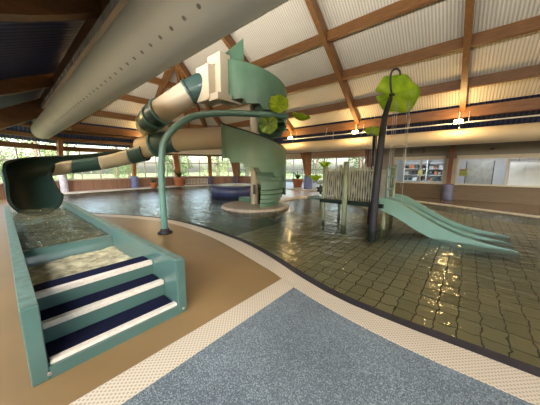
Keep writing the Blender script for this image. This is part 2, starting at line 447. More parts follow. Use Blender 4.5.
for i in range(len(pool)):
    a, b = pool[i], pool[(i+1) % len(pool)]
    a3 = V((a[0], a[1], -1.2)); b3 = V((b[0], b[1], -1.2)); dn = (b3-a3)
    if dn.length < 1e-4: continue
    nrm = dn.normalized().cross(V((0, 0, 1)))*-.03
    mb.slab([a3, b3, b3+V((0, 0, 1.195)), a3+V((0, 0, 1.195))], nrm)
struct(mb.build('wall_pool', 'deeptile'), 'tiled side of the pool basin')
tag(MB().prism(pool, -.06, -.035).build('pool_water', 'water'), 'rippled green pool water', 'water', kind='stuff')
# only the top face of the water is optically needed: keep it a single sheet
w = bpy.data.objects['pool_water'].data
import bmesh
bm = bmesh.new(); bm.from_mesh(w)
bmesh.ops.delete(bm, geom=[f for f in bm.faces if f.normal.z < .9], context='FACES'); bm.to_mesh(w); bm.free()
# far deck behind the pool, and the pale kerb along it
outer = [(-20.2, 1.0), (-20.2, 10.6), (-19.0, 13.3), (-17.1, 15.1), (-17.1, 21.2), (-4.7, 21.2), (-4.7, 15.1), (9, 15.1)]
left_deck = [(-18.8, 1.0), (-18.8, 10.1)] + [p for p in FARS if p[0] < -8.02] + [(-8, 14.3), (-8, 21.2), (-17.1, 21.2), (-17.1, 15.1), (-19.0, 13.3), (-20.2, 10.6), (-20.2, 1.0)]
struct(MB().prism(left_deck, -.2, .05).build('floor', 'decktile'), 'pale tiled deck along the far windows')
right_deck = [p for p in FARS if p[0] >= -8] + [(9, 15.1), (-4.7, 15.1), (-4.7, 21.2), (-8, 21.2)]
struct(MB().prism(right_deck, -.2, .0).build('floor', 'floortile'), 'brown wet tiled walkway below the boarded wall')
mb = MB()
fk = [p for p in FARS if p[0] > -8.5]
for a, b in zip(fk, fk[1:]):
    if (V(a)-V(b)).length > 1e-4: mb.beam((a[0], a[1], .0), (b[0], b[1], .0), .16, .06)
struct(mb.build('trim_1', 'kerbtile'), 'thin cream kerb at the far side of the pool')
# curved low rim between the main pool and the pale shallow area
rim = smooth_path([(-6.3, 7.7, 0), (-6.55, 8.3, 0), (-6.95, 9.4, 0), (-6.9, 10.5, 0), (-6.45, 11.15, 0), (-5.7, 11.3, 0), (-4.6, 10.9, 0), (-3.6, 10.2, 0), (-2.8, 9.4, 0)], 6)
struct(MB().tube([p+V((0, 0, -.03)) for p in rim], .09, 10).build('trim_2', 'kerbtile'), 'curved low rim between two parts of the pool')
shal = [(p.x, p.y) for p in rim] + [(-2.0, 12.9), (-5, 13.85), (-8, 14.2), (-13.4, 14.2), (-13.0, 12.2), (-9.3, 11.8), (-8.4, 8.8)]
struct(MB().prism(shal, -1.2, -.02).build('floor', 'lilac'), 'pale lilac shallow terrace beyond the curved rim')

# ------------------------------------------------------------------ roof
AX, AY, AZ = -13.6, 7.4, 8.0
IZ = 4.22
inner = [(9, 1.4), (-16.2, 1.4), (-18, 3.0), (-18, 7.1), (-18, 10.7), (-17.3, 12.3), (-16.0, 13.4), (9, 13.4)]
outr = [(9, -1.2), (-17.3, -1.2), (-20.2, 2.65), (-20.2, 6.9), (-20.2, 10.6), (-19.0, 13.3), (-17.1, 15.1), (9, 15.1)]
APEX = V((AX, AY, AZ+.35)); RE = V((9, AY, AZ+.35))
I3 = [V((x, y, IZ+.1)) for x, y in inner]; O3 = [V((x, y, 3.15)) for x, y in outr]
mb = MB(); mb.slab([RE, APEX, I3[1], I3[0]], (0, 0, .08)); mb.slab([APEX, RE, I3[7], I3[6]], (0, 0, .08))
struct(mb.build('ceiling', 'ceilx'), 'beige ribbed ceiling sheets of the long roof slopes')
mb = MB()
for i in range(1, 6): mb.slab([APEX, I3[i+1], I3[i]], (0, 0, .08))
struct(mb.build('ceiling', 'ceily'), 'beige ribbed ceiling sheets of the end of the roof')
mb = MB(); mb.slab([I3[0], I3[1], O3[1], O3[0]], (0, 0, .08)); mb.slab([I3[6], I3[7], O3[7], O3[6]], (0, 0, .08))
struct(mb.build('ceiling', 'navyx'), 'navy ribbed eaves ceiling along the long sides')
mb = MB()
for i in range(1, 6): mb.slab([I3[i], I3[i+1], O3[i+1], O3[i]], (0, 0, .08))
struct(mb.build('ceiling', 'navyy'), 'navy ribbed eaves ceiling above the end windows')
def beam(a, b, w, h, mat='wood', name='roof_beam', label=None, zoff=0.):
    return struct(MB().beam(a, b, w, h, zoff=zoff).build(name, mat), label)
def slopeY(y): # z of beams on the long slopes
    t = abs(y-AY)/6.0; return AZ+(4.17-AZ)*t
FR = [-.45, -4.93, -9.41]
beam((9, AY, AZ-.05), (AX, AY, AZ-.05), .26, .55, name='ridge_beam', label='long ridge beam above the round duct')
for x in FR + [4.2]:
    beam((x, AY, AZ), (x, 13.4, 4.17), .2, .42, 'woody', 'rafter'); beam((x, AY, AZ), (x, 1.4, 4.17), .2, .42, 'woody', 'rafter')
for i in range(1, 7):
    beam((AX, AY, AZ), (inner[i][0], inner[i][1], 4.17), .2, .42, 'wood', 'rafter')
HX = lambda zz: (AZ-zz)/(AZ-4.17)
for k, zz in enumerate((6.82, 5.8, 4.85)):
    t = HX(zz)
    for sgn in (1, -1):
        y = AY+sgn*6.0*t
        xe = AX+((-16.0 if sgn > 0 else -16.2)-AX)*t
        beam((9, y, zz+.03), (xe, y, zz+.03), .16, .36, name='purlin')
    for i in range(1, 6):
        a = V((AX, AY, AZ)).lerp(V((*inner[i], 4.17)), t); b = V((AX, AY, AZ)).lerp(V((*inner[i+1], 4.17)), t)
        beam(a, b, .16, .34, 'woody', 'purlin')
for i in range(7):
    a = V((*inner[i], 3.98)); b = V((*inner[i+1], 3.98))
    beam(a, b, .2, .42, 'wood' if i in (0, 6) else 'woody', 'eaves_beam')
# two purlins in the navy zone on the left end and a head beam on the windows
for i in range(1, 6):
    for t, h in ((.36, .2), (.7, .2)):
        a = V((*inner[i], 4.2)).lerp(V((*outr[i], 3.02)), t); b = V((*inner[i+1], 4.2)).lerp(V((*outr[i+1], 3.02)), t)
        beam(a, b, .16, h, 'woody', 'purlin')
    a = V((*outr[i], 2.86)); b = V((*outr[i+1], 2.86))
    beam(a, b, .2, .26, 'woody', 'window_head_beam')
# deep curved brackets of the near side, between the eaves beam and the near wall
for x in (-4.6, -9.41, -11.7, -14.6, 4.2):
    rows = []
    for k in range(9):
        t = k/8; y = 1.5-2.7*t
        zl = 4.07-.95*t-.18*math.sin(PI*t); zu = 4.72-.75*t
        if x == -11.7: zl = 3.56-1.5*t; zu = zl+.6
        rows.append((y, zl, zu))
    mb = MB()
    for (y, l, u), (y2, l2, u2) in zip(rows, rows[1:]):
        vs = [(x-.11, y, l), (x+.11, y, l), (x+.11, y, u), (x-.11, y, u), (x-.11, y2, l2), (x+.11, y2, l2), (x+.11, y2, u2), (x-.11, y2, u2)]
        mb.add(vs, [(0, 1, 5, 4), (1, 2, 6, 5), (2, 3, 7, 6), (3, 0, 4, 7)] + ([(0, 3, 2, 1)] if y > 1.49 else []))
    struct(mb.build('roof_beam', 'woody'), 'deep curved timber bracket of the near eaves')
# ends and near wall: glazed screens
def screen(name, a, b, z0, z1, nx, th=.07, mat='white', glass=True, rails=(.5,), label=None):
    a = V(a); b = V(b); dd = b-a; fr = MB()
    for k in range(nx+1):
        p = a+dd*(k/nx); fr.beam((p.x, p.y, z0), (p.x+1e-4, p.y, z1), th, th, up=dd)
    for z in [z0+th/2, z1-th/2] + [z0+(z1-z0)*q for q in rails]:
        fr.beam((a.x, a.y, z), (b.x, b.y, z), th*.8, th)
    o = struct(fr.build(name, mat), label)
    if glass:
        g = MB(); g.add([(a.x, a.y, z0), (b.x, b.y, z0), (b.x, b.y, z1), (a.x, a.y, z1)], [(0, 1, 2, 3)]); g.build('pane', 'glass', o)
    return o
wn = 1
for i in range(1, 6):
    a, b = outr[i], outr[i+1]
    nx = 4 if i in (1, 2, 3) else 3
    screen('window_%d' % wn, (*a, 0), (*b, 0), .8, 2.76, nx, .07, rails=(.62,), label='white framed garden window of the glazed end wall'); wn += 1
    mb = MB(); mb.beam((*a, .4), (*b, .4), .22, .8); struct(mb.build('wall_end', 'brick'), 'low red brown brick wall under the end windows')
    mb = MB(); mb.beam((*a, .79), (*b, .79), .3, .05); struct(mb.build('trim_4', 'cream'), 'window sill board')
screen('window_%d' % wn, (9, -1.2, 0), (-17.3, -1.2, 0), .5, 3.0, 16, .08); wn += 1
struct(MB().box(-17.3, 9, -1.32, -1.2, 0, .5).build('wall_near', 'brick'))
# gable end beyond the photographer: wall with a window band
def yz(poly, x0, x1):
    mb = MB(); n = len(poly)
    return mb.add([(x0, y, z) for y, z in poly]+[(x1, y, z) for y, z in poly], [tuple(range(n)), tuple(range(n, 2*n))[::-1]]+[(i, i+n, (i+1) % n+n, (i+1) % n) for i in range(n)])
struct(yz([(-1.3, 0), (15.1, 0), (15.1, .9), (-1.3, .9)], 9.0, 9.12).build('wall_gable', 'greywall'))
struct(yz([(1.5, 4.4), (13.3, 4.4), (7.4, 8.5)], 9.0, 9.12).build('wall_gable', 'cream'))
screen('window_%d' % wn, (9.05, -1.2, 0), (9.05, 15.1, 0), .9, 4.4, 10, .1); wn += 1
# wall on Y=15.1 between end corner and hall: two glazed bays
screen('window_%d' % wn, (-17.1, 15.1, 0), (-13.6, 15.1, 0), .8, 2.76, 3, .07, rails=(.62,)); wn += 1
MB().box(-17.1, -13.6, 15.0, 15.2, 0, .8)
struct(MB().box(-17.1, -13.6, 15.02, 15.2, 0, .8).build('wall_far', 'brick'))
struct(MB().box(-17.1, -4.7, 15.0, 15.24, 2.72, 3.2).build('roof_beam', 'wood'), 'dark header beam over the opening to the rear hall')
# pale boxed fascia in the far corner
mb = MB()
fp = [(-19.5, 8.8), (-19.45, 10.5), (-18.4, 12.7), (-16.8, 14.3), (-14, 14.45)]
for a, b in zip(fp, fp[1:]): mb.beam((*a, 3.22), (*b, 3.22), .12, .8)
struct(mb.build('trim_5', 'duct'), 'pale curved fascia above the corner windows')

# ------------------------------------------------------------------ right wall with inner windows
def wall_y(x0, x1, y, z0, z1, mat, name='wall_right', label=None, th=.2):
    return struct(MB().box(x0, x1, y, y+th, z0, z1).build(name, mat), label)
wall_y(-4.7, 9, 15.05, 0, .79, 'panelwood', label='brown horizontal boarding below the inner windows')
wall_y(-4.7, 9, 15.05, 2.08, 3.3, 'greywall', label='grey wall band above the inner windows')
wall_y(-4.7, -3.35, 15.05, .79, 2.08, 'greywall')
for (x0, x1, ms) in ((-3.35, -.95, (-2.0,)), (-.5, 3.6, (1.33,)), (3.8, 8.9, (6.2,))):
    fr = MB()
    fr.box(x0, x1, 14.98, 15.06, .76, .83); fr.box(x0, x1, 14.98, 15.06, 2.04, 2.22)
    for m_ in (x0+.04, x1-.04) + ms: fr.box(m_-.04, m_+.04, 14.98, 15.06, .83, 2.04)
    o = struct(fr.build('window_%d' % wn, 'cream'), 'cream framed inner window looking into a back room'); wn += 1
    MB().add([(x0, 15.03, .8), (x1, 15.03, .8), (x1, 15.03, 2.06), (x0, 15.03, 2.06)], [(0, 1, 2, 3)]).build('pane', 'glass', o)
wall_y(-.95, -.5, 15.05, .79, 2.08, 'cream'); wall_y(3.6, 3.8, 15.05, .79, 2.08, 'cream')
# dark soffit vent on the grey band
v = thing('wall_vent', 'dark oblong ventilation grille high on grey wall', 'vent', (-2.2, 15.0, 2.45))
f = MB().box(-2.55, -1.9, 14.97, 15.05, 2.4, 2.62).build('frame', 'dark', v)
mb = MB()
for k in range(4): mb.box(-2.5, -1.95, 14.955, 14.975, 2.43+k*.045, 2.45+k*.045)
mb.build('slat', 'lamp_body', v)
s = MB().lathe((.75, 15.0, 2.48), [(.05, -.03), (.09, 0), (.05, .05)], 16).build('wall_speaker', 'dark'); tag(s, 'small round black speaker on grey wall above inner windows', 'speaker')
# rooms behind
struct(MB().box(-4.7, 9, 19.2, 19.4, 0, 3.2).build('wall_room_back', 'roomwall'))
struct(MB().box(-4.75, -4.65, 15.2, 21.2, 0, 3.2).build('wall_room_side', 'roomwall'))
struct(MB().box(-.8, -.7, 15.25, 19.2, 0, 3.0).build('wall_room_divider', 'roomwall'))
struct(MB().box(-4.7, 9, 15.25, 19.4, 2.9, 3.0).build('ceiling', 'roomwall'))
struct(MB().box(-4.7, 9, 15.12, 19.4, -.1, .0).build('floor', 'roomwall'))
def lampthing(name, label, x0, x1, y0, y1, z, power, col):
    t = thing(name, label, 'ceiling light', ((x0+x1)/2, (y0+y1)/2, z))
    MB().box(x0, x1, y0, y1, z-.04, z).build('housing', 'white', t)
    MB().box(x0+.03, x1-.03, y0+.03, y1-.03, z-.06, z-.04).build('diffuser', 'tube', t)
    L = bpy.data.lights.new('room_light', 'AREA'); L.shape = 'RECTANGLE'; L.size = x1-x0; L.size_y = y1-y0; L.energy = power; L.color = col
    o = bpy.data.objects.new('room_light', L); C.objects.link(o); o.parent = t; o.location = (0, 0, -.08)
lampthing('ceiling_light', 'flat ceiling light in the shelf room', -2.9, -1.6, 16.6, 17.1, 2.9, 65, (.85, .93, 1))
lampthing('ceiling_light', 'flat ceiling light over the pipe room', .4, 2.0, 16.8, 17.3, 2.9, 50, (.9, .95, 1))
# shelving with goods in the first room
t = thing('storage_shelf', 'white open storage shelf behind the inner window by the post', 'shelf', (-2.1, 18.6, 0))
for x in (-3.4, -2.1, -.95):
    MB().box(x-.03, x+.03, 18.3, 18.9, 0, 2.2).build('upright', 'white', t)
for z in (.75, 1.15, 1.55, 1.95): MB().box(-3.45, -.9, 18.28, 18.92, z-.03, z).build('shelf_board', 'white', t)
random.seed(4)
cols = ['greypanel', 'navypaint', 'yellow', 'roomwall', 'dark', 'terracotta', 'teal', 'white', 'teal', 'greypanel']
nm = {'greypanel': 'mid grey', 'navypaint': 'navy', 'yellow': 'yellow green', 'roomwall': 'pale grey', 'dark': 'dark', 'terracotta': 'brown', 'teal': 'teal', 'white': 'white'}
row = {.75: 'lowest', 1.15: 'middle', 1.55: 'upper', 1.95: 'top'}
for z in (.75, 1.15, 1.55):
    x = -3.35
    k = 0
    while x < -1.1:
        w_ = random.uniform(.12, .3); h_ = random.uniform(.15, .3); c = random.choice(cols)
        if not (x < -2.1 < x+w_+.05 or x < -2.16 < x+w_):
            o = MB().box(x, x+w_, 18.35, 18.65, z, z+h_).build('storage_box', c, bevel=.01)
            tag(o, '%s storage box, %s in line on the %s board of the white shelf' % (nm[c], ('first', 'second', 'third', 'fourth', 'fifth', 'sixth', 'seventh', 'eighth', 'ninth', 'tenth', 'eleventh', 'twelfth')[min(k, 11)], row[z]), 'box', 'storage boxes on the white shelf')
            k += 1
        x += w_+random.uniform(.03, .12)
# silver duct, cabinet and figures of equipment in the second room
t = thing('exhaust_pipe', 'silver exhaust pipe under the ceiling of the pipe room', 'pipe', (1.5, 17.6, 2.1))
MB().tube([(1.6, 17.6, 2.1), (3.4, 17.6, 2.1), (3.55, 17.6, 2.0), (3.6, 17.6, 1.85)], .13, 16).build('pipe', 'chrome', t)
for x in (1.9, 3.0): MB().box(x-.01, x+.01, 17.59, 17.61, 2.2, 2.9).build('hanger', 'lamp_body', t)
for x in (1.9, 2.6, 3.2): MB().tube([(x, 17.6, 2.1), (x+.05, 17.6, 2.1)], .15, 16).build('clamp', 'lamp_body', t)
t = thing('rolling_screen', 'blue grey folding screen standing in the pipe room', 'screen', (.5, 17.4, 0))
MB().box(-.1, 1.0, 17.4, 17.46, .1, 1.95).build('panel', 'greypanel', t); MB().box(-.14, -.1, 17.36, 17.5, 0, 2.0).build('post', 'dark', t); MB().box(1.0, 1.04, 17.36, 17.5, 0, 2.0).build('post', 'dark', t)
t = thing('white_locker', 'white locker seen through the window farthest along the right wall', 'cabinet', (2.1, 18.6, 0))
MB().box(1.7, 2.9, 18.3, 19.1, 0, 1.9).build('body', 'white', t, bevel=.02); MB().box(1.75, 2.28, 18.27, 18.3, .1, 1.85).build('door', 'white', t); MB().box(2.32, 2.85, 18.27, 18.3, .1, 1.85).build('door', 'white', t)
t = thing('notice_poster', 'small bright yellow notice inside the window beside the red post', 'poster', (-.25, 15.1, 1.2))
MB().box(-.35, -.05, 15.07, 15.085, 1.2, 1.55).build('sheet', 'yellow', t); MB().box(-.33, -.07, 15.065, 15.07, 1.48, 1.53).build('heading', 'red', t)

# ------------------------------------------------------------------ rear hall behind the opening
struct(MB().box(-17.2, -4.6, 21.1, 21.3, 0, .35).build('wall_back', 'cream'))
screen('window_%d' % wn, (-17.1, 21.1, 0), (-4.75, 21.1, 0), .3, 2.6, 10, .09, rails=(.5,), label='wide white framed window of the rear hall'); wn += 1
struct(MB().box(-17.2, -4.6, 21.0, 21.3, 2.6, 4.2).build('wall_back', 'orange'), 'pine lining above the rear hall windows')
struct(MB().prism([(-17.2, 15.24), (-4.6, 15.24), (-4.6, 21.2), (-17.2, 21.2)], lambda x, y: 3.3+(y-15.2)*.08, lambda x, y: 3.4+(y-15.2)*.08).build('ceiling', 'orange'), 'pine ceiling of the rear hall')
screen('window_%d' % wn, (-17.15, 15.3, 0), (-17.15, 21.1, 0), .3, 2.6, 5, .09); wn += 1
for k, y in enumerate((17.2, 19.2)):
    beam((-17.1, y, 3.25), (-4.7, y, 3.25), .14, .2, 'wood', 'roof_beam')

# ------------------------------------------------------------------ columns
def column(x, y, nx, ny, mat='woodz', w0=.30, flare=.75, zt=2.75, wide=.2, both=False, label=None):
    """curved glulam leg: narrow at the foot, flaring towards the hall (nx,ny) at the top"""
    mb = MB(); n = V((nx, ny, 0)).normalized(); tng = V((-n.y, n.x, 0))
    K = 10
    for k in range(K+1):
        t = k/K; z = zt*t; out = flare*(t**2.6)
        back = (-out if both else 0)
        for q in (V((x, y, z))-n*(w0/2)+n*back, V((x, y, z))+n*(w0/2+out)):
            mb.v += [q-tng*wide/2, q+tng*wide/2]
    for k in range(K):
        a = 4*k
        for f in ((a, a+2, a+6, a+4), (a+1, a+5, a+7, a+3), (a, a+4, a+5, a+1), (a+2, a+3, a+7, a+6)): mb.f.append(f); mb.sm.append(False)
    mb.f.append((0, 1, 3, 2)); mb.sm.append(False); a = 4*K; mb.f.append((a, a+2, a+3, a+1)); mb.sm.append(False)
    return struct(mb.build('column', mat), label)
column(-20.0, 2.65, 1, 0, wide=.22, flare=1.0, zt=3.3)
column(-20.0, 6.9, 1, 0, wide=.22, flare=1.0, zt=3.3)
column(-20.0, 10.6, .8, -.6, w0=.4, flare=.9, wide=.42, zt=2.8)
column(-18.85, 13.2, .8, -.6, w0=.3, flare=.35, wide=.34, zt=2.8)
column(-17.0, 14.95, .1, -1, w0=.4, flare=.8, wide=.5, zt=2.8)
column(-13.6, 14.95, 0, -1, zt=2.8)
column(-9.0, 14.85, -.3, -1, w0=.34, flare=.55, wide=.3, zt=2.75, label='curved timber column with a blue pad in the hall opening')
column(-4.75, 14.85, 0, -1, mat='woodred', w0=.3, flare=.3, zt=3.0)
column(-.72, 14.8, .05, -1, mat='woodred', w0=.22, flare=.35, zt=3.0, wide=.18, label='reddish timber post between the inner windows')
column(3.7, 14.8, .05, -1, mat='woodred', w0=.22, flare=.35, zt=3.0, wide=.18)
def pad(x, y, r, h, mat, label):
    o = MB().lathe((x, y, 0), [(r*.9, 0), (r, .04), (r, h*.5), (r*.94, h*.55), (r*.98, h*.6), (r*.98, h-.04), (r*.85, h)], 20).build('column_pad', mat)
    return tag(o, label, 'padding', 'padded sleeves around the column feet')
pad(-19.85, 2.65, .21, 1.35, 'padlight', 'tall pale lavender padded sleeve on timber column behind the slide landing')
pad(-19.95, 6.9, .28, .95, 'padblue', 'blue padded sleeve on column behind the arched water pipe')
pad(-19.95, 10.6, .28, .8, 'pad', 'padded sleeve on column behind the potted palm')
pad(-18.8, 13.15, .25, .8, 'pad', 'blue padded sleeve on the slim column beside the whirlpool')
pad(-17.0, 14.85, .27, .9, 'pad', 'blue padded sleeve on the broad curved column over the whirlpool')
pad(-9.0, 14.85, .30, 1.05, 'padblue', 'blue padded sleeve on the curved column in the hall opening')
pad(-.72, 14.75, .23, .78, 'pad', 'purple grey padded sleeve on the red post between inner windows')

# ------------------------------------------------------------------ ventilation ducts
t = thing('ventilation_duct', 'huge round pale fabric duct crossing the top of the view', 'duct', (-4, 1.42, 2.84))
n_ = 48
DX1 = -14.1
MB().tube([(x, 1.42, 3.19) for x in (9, 4, 0, -4, -8, -12, DX1)], .355, n_, caps=False).build('duct_body', 'duct', t)
MB().tube([(DX1, 1.42, 3.19), (DX1-.12, 1.42, 3.19), (DX1-.2, 1.42, 3.19)], [.355, .34, .28], n_).build('end_cap', 'duct', t)
a_ = math.radians(-49)
for k in range(34):
    x = -1.8-k*.23
    p = V((x, 1.42+.353*math.cos(a_+PI), 3.19+.353*math.sin(a_)))
    p = V((x, 1.42-.353*math.cos(math.radians(54)), 3.19-.353*math.sin(math.radians(54))))
    nn = V((0, -math.cos(math.radians(54)), -math.sin(math.radians(54))))
    MB().tube([p, p+nn*.006], .02, 10).build('nozzle', 'lamp_body', t)
for k in range(8):
    x = -1.0-k*1.75
    MB().beam((x, 1.42, 3.54), (x, 1.42, 4.0), .02, .02, up=(1, 0, 0)).build('hanger', 'chrome', t)
t2 = thing('ventilation_duct', 'round beige duct running above the windows of the far side', 'duct', (-3, 13.55, 2.6))
MB().tube([(x, 13.55, 2.98) for x in (9, 4, 0, -5, -10, -13.9)], .345, n_, caps=False).build('duct_body', 'beige', t2)
MB().tube([(-13.9, 13.55, 2.98), (-14.0, 13.55, 2.98), (-14.1, 13.55, 2.98)], [.345, .33, .28], n_).build('end_cap', 'beige', t2)
for k in range(6): MB().beam((2.5-k*3, 13.55, 3.3), (2.5-k*3, 13.55, 4.0), .02, .02, up=(1, 0, 0)).build('hanger', 'chrome', t2)
t = thing('cable_tray', 'pale cable tray with bolts running beside the huge duct', 'tray', (-4, 1.1, 3.6))
MB().box(-13.5, 9, 1.24, 1.38, 3.66, 3.74).build('tray', 'tray', t); MB().box(-13.5, 9, 1.22, 1.24, 3.66, 3.80).build('flange', 'tray', t)
for k in range(28): MB().box(-2.2-k*.4, -2.17-k*.4, 1.20, 1.22, 3.68, 3.76).build('clip', 'tray', t)
t = thing('cable_tray', 'thin white conduit strung along the far eaves past the lamps', 'conduit', (-3, 13.1, 3.4))
MB().tube([(9, 13.15, 3.52), (-10, 13.15, 3.52)], .028, 8).build('conduit', 'white', t)
for k in range(6): MB().tube([(2.0-k*2.2, 13.15, 3.52), (2.0-k*2.2, 13.3, 4.0)], .008, 6).build('hanger', 'white', t)
# ------------------------------------------------------------------ flood lamps at the rafter feet
def floodlamp(loc, face, label, power, name='flood_lamp'):
    t = thing(name, label, 'lamp', loc, 'flood lamps at the feet of the rafters')
    x, y, z = loc; f = V(face).normalized(); s_ = f.cross(V((0, 0, 1))).normalized()
    MB().beam(V(loc)-s_*.16, V(loc)+s_*.17, .14, .18).build('housing', 'lamp_body', t, bevel=.02)
    MB().beam(V(loc)+f*.09-s_*.15, V(loc)+f*.09+s_*.15, .04, .15).build('lens', 'bulb', t)
    MB().beam(V(loc)+V((0, 0, .05)), V(loc)+V((0, 0, .42)), .03, .03, up=(1, 0, 0)).build('bracket', 'lamp_body', t)
    L = bpy.data.lights.new('flood_light', 'POINT'); L.energy = power; L.color = (1, .64, .26); L.shadow_soft_size = .12
    o = bpy.data.objects.new('flood_light', L); C.objects.link(o); o.parent = t; o.location = f*.42+V((0, 0, .02))
    return t
PW = 115
floodlamp((-.52, 13.05, 3.55), (0, -1, 0), 'lit flood lamp on the rafter above the red post', PW)
floodlamp((-4.93, 13.05, 3.55), (0, -1, 0), 'lit flood lamp on the rafter above the play platform', PW)
floodlamp((-9.3, 13.05, 3.6), (0, -1, 0), 'lit flood lamp peeking out beside the spiral stair', PW)
floodlamp((-17.6, 7.1, 3.75), (1, 0, 0), 'lit flood lamp on the end rafter behind the slide tube', PW)
floodlamp((4.2, 13.05, 3.55), (0, -1, 0), 'flood lamp added out of view on the far eaves past the red post', PW)  # extra lamp outside the view, added for more light on the ceiling
floodlamp((-11.5, 1.9, 3.8), (0, 1, 0), 'flood lamp added unseen on the near eaves above the huge duct', PW*.5)  # extra lamp hidden by the duct, added as fill for the roof slopes

def fill_uplight(x0, x1, y, z, power, label, tilt):  # added fill fixture, unseen behind the duct, brightens the ceiling
    t = thing('fill_batten', label, 'lamp', ((x0+x1)/2, y, z), 'added fill lights above the huge duct')
    MB().box(x0, x1, y-.08, y+.08, z, z+.07).build('housing', 'lamp_body', t)
    MB().box(x0+.03, x1-.03, y-.06, y+.06, z+.07, z+.085).build('lens', 'fill_glow', t)
    L = bpy.data.lights.new('fill_light', 'AREA'); L.shape = 'RECTANGLE'; L.size = x1-x0; L.size_y = .3; L.energy = power; L.color = (1, .93, .82)
    o = bpy.data.objects.new('fill_light', L); C.objects.link(o); o.parent = t; o.location = (0, 0, .12); o.rotation_euler = (PI+tilt, 0, 0)
for k in range(5):
    fill_uplight(4.5-4.48*k, 7.5-4.48*k, 2.3, 4.3, 400, 'long unseen fill light added above the huge duct to brighten the ceiling', -.35)
# ------------------------------------------------------------------ slide landing with steps
t = thing('slide_landing', 'long teal landing trough with three navy steps at its open end', 'slide landing', (-5.5, .6, 0))
Y0, Y1, X0, X1, H = -.02, 1.22, -2.28, -9.0, .617
th = .10
mb = MB()
mb.box(X1, X0, Y0, Y0+th, 0, H); mb.box(X1, X0, Y1-th, Y1, 0, H)
mb.build('side_wall', 'teal', t, bevel=.008)
mb = MB(); mb.box(X1, X0-.03, Y0+.005, Y0+th-.005, H, H+.006); mb.box(X1, X0-.03, Y1-th+.005, Y1-.005, H, H+.006)
mb.build('wall_cap', 'tealrim', t)
# stepped body: heights of the treads
tr = [(-2.31, -2.60, .125), (-2.60, -2.88, .30), (-2.88, -3.14, .465)]
mb = MB()
xs = X0
mb.box(-2.31, X0+.001, Y0+th, Y1-th, 0, .10)
for x0, x1, z in tr: mb.box(x1, x0, Y0+th, Y1-th, 0, z-.012)
mb.box(-3.2, -3.14, Y0+th, Y1-th, 0, .44)
mb.build('step_body', 'teal', t)
for x0, x1, z in tr:
    MB().box(x1+.012, x0-.055, Y0+th+.012, Y1-th-.02, z-.012, z).build('step_mat', 'navy', t)
    MB().box(x0-.055, x0+.006, Y0+th+.012, Y1-th-.004, z-.05, z+.004).build('nosing', 'nosing', t, bevel=.006)
for y in (Y0+.1, Y1-.05): MB().tube([(X0, y, .05), (X0+.012, y, .05)], .014, 12).build('bolt', 'chrome', t)
# coved inner corner of the side walls
mb = MB()
for k in range(6):
    a0 = PI/2*k/6; a1 = PI/2*(k+1)/6
mb.box(X1, -3.2, Y0+th, Y1-th, 0, .20); mb.build('trough_floor', 'teal', t)
# weir
ws = [(-4.40, 0), (-4.40, .40), (-4.43, .455), (-4.48, .475), (-4.56, .475), (-4.62, .44), (-4.62, 0)]
rows = [[(x, Y0+th, z) for x, z in ws], [(x, Y1-th, z) for x, z in ws]]
mb = MB().sheet(rows, smooth=True); mb.build('weir', 'teal', t)
random.seed(2)
def wavy(x0, x1, y0, y1, z, nx, ny, amp, slope=0.):
    rows = []
    for i in range(nx+1):
        r = []
        for j in range(ny+1):
            x = x0+(x1-x0)*i/nx; y = y0+(y1-y0)*j/ny
            zz = z+amp*(math.sin(9*x+3*y)+.7*math.sin(17*x-11*y+1)+.5*math.sin(31*x+23*y))*.5+random.uniform(-.3, .3)*amp+slope*i/nx
            r.append((x, y, zz))
        rows.append(r)
    return MB().sheet(rows)
wavy(-9.0, -4.56, Y0+th, Y1-th, .47, 90, 26, .014, -.0).build('upper_water', 'troughwater', t, label='dark rippling water running down the trough')
wavy(-4.40, -3.2, Y0+th, Y1-th, .29, 40, 30, .02).build('foam', 'foam', t, label='pale foaming water below the weir')

# ------------------------------------------------------------------ water slide
t = thing('water_slide', 'water slide with beige and green tube sections and an open dark flume', 'water slide', (-9.5, 5, 0))
R = .45
tube_pts = [(-7.75, 5.55, 4.78), (-8.15, 5.1, 4.48), (-8.85, 4.5, 3.92), (-9.55, 4.2, 3.58), (-10.3, 4.25, 3.42), (-11.2, 4.75, 3.36), (-11.9, 5.7, 3.32), (-11.7, 7.0, 3.28), (-10.8, 8.0, 3.2), (-9.6, 8.6, 3.1), (-8.5, 8.7, 3.0), (-7.6, 8.3, 2.95), (-7.35, 7.5, 2.9), (-7.7, 6.75, 2.86),
            (-8.75, 5.68, 2.81), (-9.55, 4.99, 2.74), (-10.3, 4.5, 2.58), (-10.9, 4.15, 2.42)]
P = smooth_path(tube_pts, 6)
def seg(i0, i1, mat, r=R):
    a = P[int(i0*6):int(i1*6)+1]
    return MB().tube(a, r, 28, caps=False).build('tube_section', mat, t)
def ringj(i, mat='teal', w=1, r=R+.05):
    k = int(i*6); p = P[k]; dd = (P[min(k+1, len(P)-1)]-P[max(k-1, 0)]).normalized()
    MB().tube([p-dd*.05, p+dd*.05], r, 28).build('joint_ring', mat, t)
seg(0, 1.2, 'teal'); seg(1.2, 2.6, 'beige'); seg(2.6, 3.8, 'teal'); seg(3.8, 6, 'beige'); seg(6, 8, 'teal'); seg(8, 10, 'beige'); seg(10, 12, 'teal'); seg(12, 15, 'beige'); seg(15, 16.1, 'teal'); seg(16.1, 17, 'beige')
for i in (1.2, 2.65, 3.1, 6, 8, 10, 12, 15, 16.1): ringj(i, 'tealpost' if i in (2.65, 3.1, 16.1) else 'teal', r=R+(.07 if i in (2.65, 16.1) else .04))
mb = MB()
